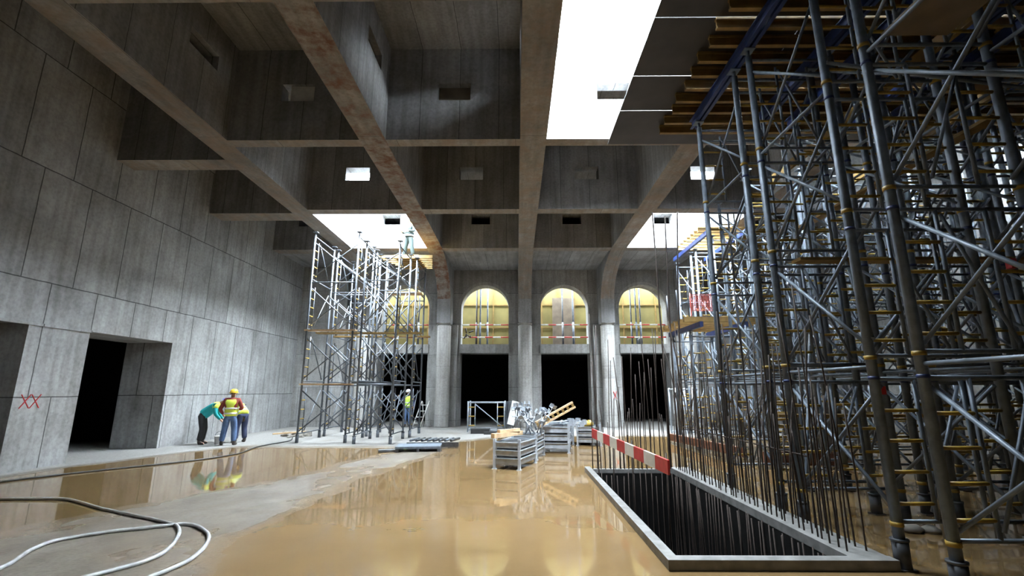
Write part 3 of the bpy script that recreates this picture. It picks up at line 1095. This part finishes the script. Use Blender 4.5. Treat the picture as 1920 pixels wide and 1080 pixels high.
sj = screw_jack()
for k in range(18):
    o = sj if k == 0 else copy_tree(sj)
    row = k // 6
    o.location = (-.02 + (k % 6) * .14 + random.uniform(-.03, .03), 13.05 + row * .28 + random.uniform(-.05, .05), .57 + random.uniform(0, .18))
    o.rotation_euler = (random.uniform(-.5, .35), random.uniform(-.55, .55), random.uniform(0, 6))
    tag(o, 'galvanised screw jack sticking out of the heap in the second crate', 'screw jack', 'screw jacks heaped in the second crate')
for k in range(9):
    o = copy_tree(sj)
    o.location = (.95 + random.uniform(0, .45), 14.4 + .07 * k, .74 + .035 * (k % 3))
    o.rotation_euler = (1.5, 0, random.uniform(-.4, .4) + 1.57)
    tag(o, 'galvanised screw jack lying flat in the crate right of the heap', 'screw jack', 'screw jacks lying in the crate right of the heap')
# yellow bits on the far crates
for k, (x, y, z) in enumerate(((2.3, 16.2, .58), (2.45, 16.45, .58))):
    tag(MB().lathe([(.10, 0), (.13, .03), (.13, .12), (.07, .16), (.05, .2)], (x, y, z), 12).build('fitting', 'yellow'), ['round yellow fitting on the farthest crate, lower one', 'round yellow fitting on the farthest crate, upper one'][k], 'fitting')


def frame_rack(name, loc, rz, w, l, h, lab, nr, extra=()):
    o = empty(name, loc, rz)
    tag(o, lab, 'steel frame')
    for x in (0, w):
        for y in (0, l):
            MB().tube([(x, y, 0), (x, y, h)], .035, 10).build('post', 'steel_pale', o)
    for z in (.12, h - .06):
        for y in (0, l):
            MB().tube([(0, y, z), (w, y, z)], .026, 8).build('rail', 'steel_pale', o)
        for x in (0, w):
            MB().tube([(x, 0, z), (x, l, z)], .026, 8).build('rail', 'steel_pale', o)
    for s, x0, x1 in ((0, 0, .30), (1, w - .30, w)):
        MB().tube([(x1 if s == 0 else x0, 0, .12), (x1 if s == 0 else x0, 0, h - .06)], .020, 8).build('ladder_rail', 'steel_pale', o)
        for k in range(nr):
            z = .3 + (h - .55) * k / max(1, nr - 1)
            MB().tube([(x0, 0, z), (x1, 0, z)], .026, 8).build('rung', 'yellow', o)
    MB().tube([(.3, -.03, h - .12), (w - .02, -.03, .2)], .020, 8).build('diagonal', 'steel_pale', o)
    return o


frame_rack('frame_stack', (-2.05, 20.7, 0), 0, 1.55, 1.0, 1.30, 'galvanised frame with yellow rungs and a diagonal before the left square opening', 3)
b = MB()
for k in range(6):
    b.box(-.42 + .06 * k, -.40 + .06 * k, 20.5, 21.6, .1, 1.28)
tag(b.build('panel_bundle', 'steel'), 'bundle of upright grey panels right of the yellow runged frame', 'panels')
tag(MB().bar((-.25, 20.4, .35), (-.02, 20.5, 1.3), .30, .05, 0, (0, 1, 0)).build('tarpaulin', 'white'), 'crumpled white sheet between the panels and the jack heap', 'sheet')
tag(MB().box(-1.85, -1.1, 19.9, 20.5, .03, .22).box(-1.3, -.8, 19.6, 20.3, .03, .12).build('dark_bag', 'cable'), 'dark bag lying on the floor in front of the runged frame', 'bag')
frame_rack('frame_stack', (6.40, 19.5, 0), .05, .68, .7, 1.85, 'tall narrow frame rack with many yellow rungs beside the right pier', 7)
# low metal deck with dark tubes behind it
o = empty('metal_platform', (-2.9, 14.75, 0), math.radians(6))
tag(o, 'low grey metal platform lying at the edge of the muddy water', 'platform')
MB().box(-.65, .65, -.45, .45, .10, .16).build('deck', 'steel', o)
for x in (-.6, 0, .6):
    MB().box(x - .04, x + .04, -.45, .45, 0, .10).build('bearer', 'steel_dark', o)
for k in range(8):
    b = MB().tube([(-3.3 + .18 * k, 15.35, .22), (-3.22 + .19 * k, 16.3, .20)], .04, 8)
    tag(b.build('steel_tube', 'steel_dark' if k % 3 else 'steel_bright'), 'steel tube lying behind the low metal platform, %s from the scaffold' % ORD[k], 'steel tube', 'tubes lying behind the platform')
tag(MB().bar((-3.4, 15.32, .1), (-1.8, 15.4, .1), .1, .14).build('timber_baulk', 'steel_dark'), 'dark bearer under the tubes behind the metal platform', 'bearer')
tag(MB().bar((-4.0, 14.35, .04), (-3.3, 14.5, .05), .22, .05).build('metal_plate', 'steel_bright'), 'thin bright metal plate lying left of the low platform', 'plate')
# step ladder leaning by the column
o = empty('step_ladder', (-4.55, 23.2, 0), 0)
tag(o, 'small white step ladder against the pier by the square opening', 'ladder')
for x, q in ((0, .42), (.35, .42)):
    MB().tube([(x - .36, -.1, .02), (x + .0, .2, 1.25)], .022, 8).build('stile', 'white', o)
for k in range(4):
    t = .18 + k * .22
    MB().box(-.36 + .36 * t, -.36 + .36 * t + .35, -.1 + .3 * t - .04, -.1 + .3 * t + .04, 1.25 * t, 1.25 * t + .025).build('tread', 'white', o)
for x in (.02, .33):
    MB().tube([(x + .05, .5, .02), (x, .22, 1.22)], .016, 8).build('rear_stile', 'white', o)
# rubble near the left corner
for k in range(9):
    x, y = -8.6 + random.uniform(-.55, .55), 18.6 + random.uniform(-.5, .5)
    s = random.uniform(.10, .22)
    b = MB()
    n = 7
    for j in range(4):
        for i in range(n):
            t = 2 * math.pi * i / n
            rr = s * (1, 1.1, .8, .3)[j] * random.uniform(.75, 1.2)
            b.v.append((x + rr * math.cos(t), y + rr * math.sin(t), .01 + s * (0, .4, .9, 1.15)[j]))
    for j in range(3):
        for i in range(n):
            b.face([j * n + i, j * n + (i + 1) % n, (j + 1) * n + (i + 1) % n, (j + 1) * n + i])
    b.face([3 * n + i for i in range(n)])
    tag(b.build('rubble_lump', 'rubble'), 'broken concrete lump in the small heap left of the scaffold', 'rubble', 'lumps in the rubble heap')
tag(MB().bar((-9.1, 18.3, .16), (-8.1, 18.9, .20), .12, .05).build('timber_offcut', 'timber'), 'brown board lying across the rubble heap left of the scaffold', 'board')
# concrete lump under the deck, right foreground
b = MB().lathe([(.16, 0), (.18, .04), (.10, .09), (.03, .11)], (5.0, 6.6, 0), 9).lathe([(.10, 0), (.10, .05), (.04, .09)], (5.22, 6.5, 0), 8)
tag(b.build('mud_clod', 'rubble'), 'dark clod of mud in the water right of the second shoring leg', 'mud clod')


# ---- hoses and cable
def smooth_path(pts, z, n=8):
    P = [Vector((x, y, z)) for x, y in pts]
    out = []
    for i in range(len(P) - 1):
        p0, p1, p2, p3 = P[max(i - 1, 0)], P[i], P[i + 1], P[min(i + 2, len(P) - 1)]
        for k in range(n):
            t = k / n
            q = .5 * ((2 * p1) + (p2 - p0) * t + (2 * p0 - 5 * p1 + 4 * p2 - p3) * t * t + (3 * p1 - p0 - 3 * p2 + p3) * t ** 3)
            out.append(q)
    out.append(P[-1])
    for q in out:
        q.z = max(floor_h(q.x, q.y), 0.0) + z
    return out


HA = [(-9.6, 8.1), (-8.42, 8.18), (-7.46, 8.19), (-7.0, 8.01), (-6.03, 7.45), (-4.7, 6.78), (-4.36, 6.55), (-4.06, 6.12), (-3.82, 5.51), (-3.95, 5.04), (-4.4, 4.3)]
HB = [(-5.0, 4.3), (-5.09, 5.09), (-5.37, 5.7), (-5.32, 6.11), (-4.57, 6.6), (-4.27, 6.66), (-3.89, 6.38), (-3.63, 6.03), (-3.43, 5.51), (-3.42, 5.04), (-3.6, 4.3)]
HC = [(-10.4, 9.2), (-10.02, 9.67), (-9.66, 10.37), (-9.17, 11.11), (-8.19, 12.5), (-7.81, 13.82), (-8.09, 15.32), (-7.82, 16.86), (-8.3, 18.2)]
tag(MB().tube(smooth_path(HA, .022), .022, 8).build('hose', 'hose'), 'pale grey hose snaking from the left edge and curling back', 'hose')
tag(MB().tube(smooth_path(HB, .022), .022, 8).build('hose', 'hose'), 'pale grey hose making a wide loop at the bottom left', 'hose')
tag(MB().tube(smooth_path(HC, .018), .018, 8).build('cable', 'cable'), 'thin black cable trailing along the left wall past the workers', 'cable')

# ---- guard rails and props in the arches
for c, nm in BAYS:
    where = {'A': 'in the arch behind the scaffold', 'B': 'in the arch left of the middle column', 'C': 'in the arch right of the middle column', 'D': 'in the arch nearest the shoring'}[nm]
    for z, lv in ((4.45, 'lower'), (5.1, 'upper')):
        o = empty('guard_rail', (c, YB + .35, z))
        tag(o, '%s red and white guard rail %s' % (lv, where), 'guard rail', 'guard rails in the arches')
        for k in range(6):
            x0 = -AW + 2 * AW * k / 6
            MB().tube([(x0, 0, 0), (x0 + 2 * AW / 6, 0, 0)], .032, 8).build('red_band' if k % 2 else 'white_band', 'red' if k % 2 else 'white', o)
    for j, dx in enumerate({'A': (.4,), 'B': (-.55, -.35, .05), 'C': (0.05, .62), 'D': (-.25, .02, .25)}[nm]):
        b = MB().tube([(c + dx, 25.7, 3.96), (c + dx, 25.7, 7.5)], .04, 8).tube([(c + dx, 25.7, 3.96), (c + dx, 25.7, 5.4)], .052, 8)
        b.box(c + dx - .08, c + dx + .08, 25.62, 25.78, 7.5, 7.52)
        tag(b.build('steel_prop', 'steel' if j else 'steel_dark'), 'upright steel prop %s, %s from its left side' % (where, ORD[j]), 'steel prop', 'props behind the arches')
tag(MB().box(2.05, 3.3, 26.40, 26.44, 3.97, 6.9).build('plywood_sheet', 'ply_tan'), 'brown panel standing behind the arch right of the middle column', 'panel')
# tangle hanging on the rail in the arch left of the middle column
b = MB()
for k in range(7):
    p = Vector((-2.5 + random.uniform(-.22, .22), YB + .32, 4.55 + random.uniform(-.2, .5)))
    b.tube([p, p + Vector((random.uniform(-.3, .3), .02, random.uniform(-.25, .25)))], .035, 6)
tag(b.build('harness', 'boot'), 'dark tangle of straps hung on the guard rail of the left arch', 'straps')
tag(MB().lathe([(.12, 0), (.14, .1), (.14, .3), (.05, .36)], (6.45, YB + .45, 4.06), 10).build('bucket', 'cable'), 'dark bucket standing in the arch nearest the shoring', 'bucket')


# ================================================================ PEOPLE
def skin_part(name, verts, edges, rad, mat, parent, root=0, sub=2):
    me = bpy.data.meshes.new(name)
    me.from_pydata([tuple(v) for v in verts], edges, [])
    o = bpy.data.objects.new(name, me)
    COL.objects.link(o)
    md = o.modifiers.new('skin', 'SKIN')
    md.use_smooth_shade = True
    for i, sv in enumerate(me.skin_vertices[0].data):
        r = rad[i]
        sv.radius = (r, r) if isinstance(r, (int, float)) else r
        sv.use_root = (i == root)
    if sub:
        ss = o.modifiers.new('sub', 'SUBSURF')
        ss.levels = sub
        ss.render_levels = sub
    dg = bpy.context.evaluated_depsgraph_get()
    new = bpy.data.meshes.new_from_object(o.evaluated_get(dg))
    bpy.data.objects.remove(o)
    new.name = name
    new.materials.clear()
    new.materials.append(M[mat])
    for p in new.polygons:
        p.use_smooth = True
    return link(name, new, parent)


def chain(pts, rad):
    return [Vector(p) for p in pts], [(i, i + 1) for i in range(len(pts) - 1)], list(rad)


def merge(*chs):
    """join chains; a chain may start from vertex of an earlier one given as ('@', index)"""
    V, E, R = [], [], []
    for (pts, rad, start) in chs:
        prev = start
        for p, r in zip(pts, rad):
            V.append(Vector(p))
            R.append(r)
            i = len(V) - 1
            if prev is not None:
                E.append((prev, i))
            prev = i
    return V, E, R


def person(loc, rz, J, wear, label, build=1.0):
    """J: joints in local space, facing +Y. wear: material of each garment"""
    o = empty('person', loc, rz)
    tag(o, label, 'person')
    J = {k: Vector(v) for k, v in J.items()}
    pel, chest, neck, head = Vector(J['pelvis']), Vector(J['chest']), Vector(J['neck']), Vector(J['head'])
    top = head + (head - neck).normalized() * .11
    face = Vector(J.get('face', (0, 1, 0))).normalized()
    waist = pel.lerp(chest, .45)
    ch = [([pel, waist, chest, neck - (neck - chest) * .25, neck, head - (head - neck) * .25, head, top], [.13, .12, .145, .10, .058, .075, .092, .06], None)]
    n0 = 8
    idx = {}
    for s in 'LR':
        hip, knee, ank, toe = [Vector(J[k + s]) for k in ('hip', 'knee', 'ankle', 'toe')]
        ch.append(([hip, hip.lerp(knee, .5), knee, knee.lerp(ank, .35), ank, toe], [.088, .078, .055, .056, .038, .034], 0))
        n0 += 6
    for s in 'LR':
        sh, el, wr = [Vector(J[k + s]) for k in ('shoulder', 'elbow', 'wrist')]
        d = (wr - el).normalized()
        palm = wr + d * .075
        idx[s] = n0 + 4
        ch.append(([sh, sh.lerp(el, .5), el, wr, palm], [.058, .046, .038, .026, (.036, .018)], 2))
        n0 += 5
        side = d.cross(Vector((0, 1, 0.3)))
        if side.length < .1:
            side = Vector((1, 0, 0))
        side.normalize()
        curl = side.cross(d).normalized()
        for q in range(4):
            b0 = palm + side * (-.027 + .018 * q) + d * .02
            ln = (.068, .078, .074, .058)[q]
            m1 = b0 + d * ln * .5 + curl * .012
            m2 = m1 + d * ln * .35 + curl * .024
            ch.append(([b0, m1, m2], [.0095, .0085, .007], idx[s]))
            n0 += 3
        tb = palm - d * .045 - side * .03
        t1 = tb - side * .025 + d * .03 + curl * .01
        ch.append(([tb, t1, t1 + d * .03 + curl * .006], [.012, .010, .008], idx[s]))
        n0 += 3
    # nose
    ch.append(([head + face * .095 - (top - head) * .1], [.014], 6))
    V, E, R = merge(*ch)
    skin_part('body', V, E, R, 'skin', o, 0, 1)
    up = (head - neck).normalized()
    sd = up.cross(face).normalized()
    for s in (-1, 1):
        c = head + face * .078 + sd * s * .032 + up * .012
        MB().lathe([(.003, -.010), (.010, -.005), (.011, .003), (.003, .010)], c, 8).build('eye', 'hair', o)
        c = head + sd * s * .09
        MB().lathe([(.006, -.03), (.014, -.01), (.014, .015), (.006, .03)], c, 8).build('ear', 'skin', o)
    MB().bar(head + face * .083 - up * .05 - sd * .022, head + face * .083 - up * .05 + sd * .022, .012, .008).build('mouth', 'maroon', o)
    # hair: cap over the back of the skull
    V, E, R = chain([head - face * .02 - up * .02, head - face * .022 + up * .05], [.098, .088])
    skin_part('hair', V, E, R, 'hair', o, 0, 1)
    # helmet
    hm = Matrix((sd, face, up)).transposed().to_4x4()
    hm.translation = head + up * .035
    b = MB().lathe([(.118, 0), (.120, .03), (.108, .075), (.078, .112), (.03, .128)], (0, 0, 0), 18, 0, hm)
    b.lathe([(.118, -.006), (.145, -.008), (.145, .002), (.118, .006)], (0, .012, 0), 18, 0, hm)
    b.box(-.08, .08, .10, .185, -.010, 0.0, 0, hm)
    b.build('helmet', wear['helmet'], o)
    # trousers
    ch = [([pel + (waist - pel) * .55, pel], [.17, .17], None)]
    for s in 'LR':
        hip, knee, ank = [Vector(J[k + s]) for k in ('hip', 'knee', 'ankle')]
        ch.append(([hip, hip.lerp(knee, .5), knee, knee.lerp(ank, .5), ank + (knee - ank) * .06], [.115, .108, .092, .088, .080], 1))
    V, E, R = merge(*ch)
    skin_part('trousers', V, E, R, wear['trousers'], o, 1, 2)
    # boots
    for s in 'LR':
        ank, toe = Vector(J['ankle' + s]), Vector(J['toe' + s])
        heel = ank - (toe - ank).normalized() * .04
        heel.z = toe.z
        V, E, R = merge(([ank + Vector((0, 0, .10)), ank, Vector((ank.x, ank.y, toe.z + .01)), toe], [.056, .058, .056, (.050, .040)], None), ([heel], [.046], 2))
        skin_part('boot', V, E, R, 'boot', o, 0, 1)
    # jacket with sleeves
    lowc = pel - (waist - pel) * .25
    ch = [([lowc, waist, chest, neck - (neck - chest) * .22], [.195, .185, .195, .125], None)]
    for s in 'LR':
        sh, el, wr = [Vector(J[k + s]) for k in ('shoulder', 'elbow', 'wrist')]
        ch.append(([sh, sh.lerp(el, .5), el, el.lerp(wr, .9)], [.085, .072, .062, .048], 2))
    V, E, R = merge(*ch)
    skin_part('jacket', V, E, R, wear['jacket'], o, 0, 2)
    if wear.get('yoke'):
        V, E, R = merge(([J['shoulderL'], neck.lerp(chest, .35), J['shoulderR'], J['shoulderR'].lerp(J['elbowR'], .5)], [.10, .135, .105, .085], None))
        skin_part('shoulder_yoke', V, E, R, wear['yoke'], o, 1, 2)
    if wear.get('vest'):
        V, E, R = merge(([lowc - (waist - lowc) * .15, lowc.lerp(waist, .6), waist.lerp(chest, .5), chest, chest.lerp(neck, .5), neck - (neck - chest) * .2], [.205, .205, .205, .222, .205, .12], None), ([J['shoulderL'].lerp(neck, .25)], [.10], 4), ([J['shoulderR'].lerp(neck, .25)], [.10], 4))
        v = skin_part('vest', V, E, R, wear['vest'], o, 0, 2)
        ax = (chest - lowc).normalized()
        for t in (.22, .62):
            c = lowc.lerp(chest, t)
            q = ax.to_track_quat('Z', 'Y').to_matrix().to_4x4()
            q.translation = c
            r = .186 if t < .5 else .196
            MB().lathe([(r, -.025), (r + .012, -.022), (r + .012, .022), (r, .025)], (0, 0, 0), 18, 0, q).build('reflective_band', 'silver', v)
    return o


def stand(arms='down', sp=.10):
    J = dict(pelvis=(0, 0, .95), chest=(0, .02, 1.30), neck=(0, .01, 1.50), head=(0, .03, 1.62))
    for s, k in (('L', -1), ('R', 1)):
        J['hip' + s] = (k * .09, 0, .90)
        J['knee' + s] = (k * (.09 + sp * .4), .03, .50)
        J['ankle' + s] = (k * (.09 + sp * .7), -.02, .10)
        J['toe' + s] = (k * (.10 + sp * .9), .15, .045)
        J['shoulder' + s] = (k * .20, 0, 1.42)
        if arms == 'down':
            J['elbow' + s] = (k * .29, -.03, 1.14)
            J['wrist' + s] = (k * .28, .10, .92)
        else:
            J['elbow' + s] = (k * .30, .05, 1.16)
            J['wrist' + s] = (k * .16, .30, 1.12)
    return J


JA = stand('fwd', .13)
JA['elbowL'] = (-.33, .0, 1.14)
JA['wristL'] = (-.30, .22, .95)
person((-9.26, 15.75, .02), math.radians(12), JA, dict(helmet='helmet_y', trousers='jeans', jacket='maroon', vest='hivis'),
       'person in yellow helmet, yellow vest and blue jeans standing with back turned by the wall')


def bend(deg=58):
    J = stand()
    a = math.radians(deg)
    pel = Vector((0, -.06, .93))
    d = Vector((0, math.sin(a), math.cos(a)))
    J['pelvis'] = pel
    J['chest'] = pel + d * .36
    J['neck'] = pel + d * .58
    J['head'] = pel + d * .66 + Vector((0, .09, .03))
    J['face'] = (0, .75, -.6)
    for s, k in (('L', -1), ('R', 1)):
        J['hip' + s] = (k * .09, -.05, .90)
        sh = pel + d * .50 + Vector((k * .20, 0, 0))
        J['shoulder' + s] = sh
        J['elbow' + s] = sh + Vector((k * .03, .04, -.27))
        J['wrist' + s] = sh + Vector((-k * .04, .20, -.46))
    return J


person((-10.28, 16.0, .02), math.radians(-72), bend(52), dict(helmet='helmet_b', trousers='black', jacket='teal', yoke='hivis'),
       'person in teal jacket and black trousers bending forward beside the concrete wall')

person((-9.36, 16.6, .02), math.radians(60), bend(60), dict(helmet='helmet_w', trousers='navy', jacket='navy', vest='hivis'),
       'person mostly hidden behind the one in the yellow helmet')
JF = stand('down', .05)
JF['elbowR'] = (.34, .06, 1.20)
JF['wristR'] = (.38, .22, 1.40)
person((-5.25, 23.55, .03), math.radians(175), JF, dict(helmet='helmet_w', trousers='jeans', jacket='navy', vest='hivis_green'),
       'person in white helmet and bright lime vest standing in the far square opening')
JT = stand('fwd', .22)
person((-4.55, 19.2, 7.20), math.radians(150), JT, dict(helmet='helmet_w', trousers='pale_cloth', jacket='pale_cloth', vest='pale_cloth', yoke='hivis_green'),
       'person in grey green clothes standing on top of the scaffold against the skylight')
# tool bucket between the two at the wall
o = empty('tool_bucket', (-9.75, 16.1, .02))
tag(o, 'pale bucket on the floor between the two people at the wall', 'bucket')
MB().lathe([(.11, 0), (.15, .26), (.16, .27), (.14, .27), (.10, .03)], (0, 0, 0), 16).build('pail', 'white', o)
MB().tube([(.15 * math.cos(t), 0, .27 + .14 * math.sin(t)) for t in [math.pi * k / 8 for k in range(9)]], .006, 6).build('bail', 'steel_dark', o)
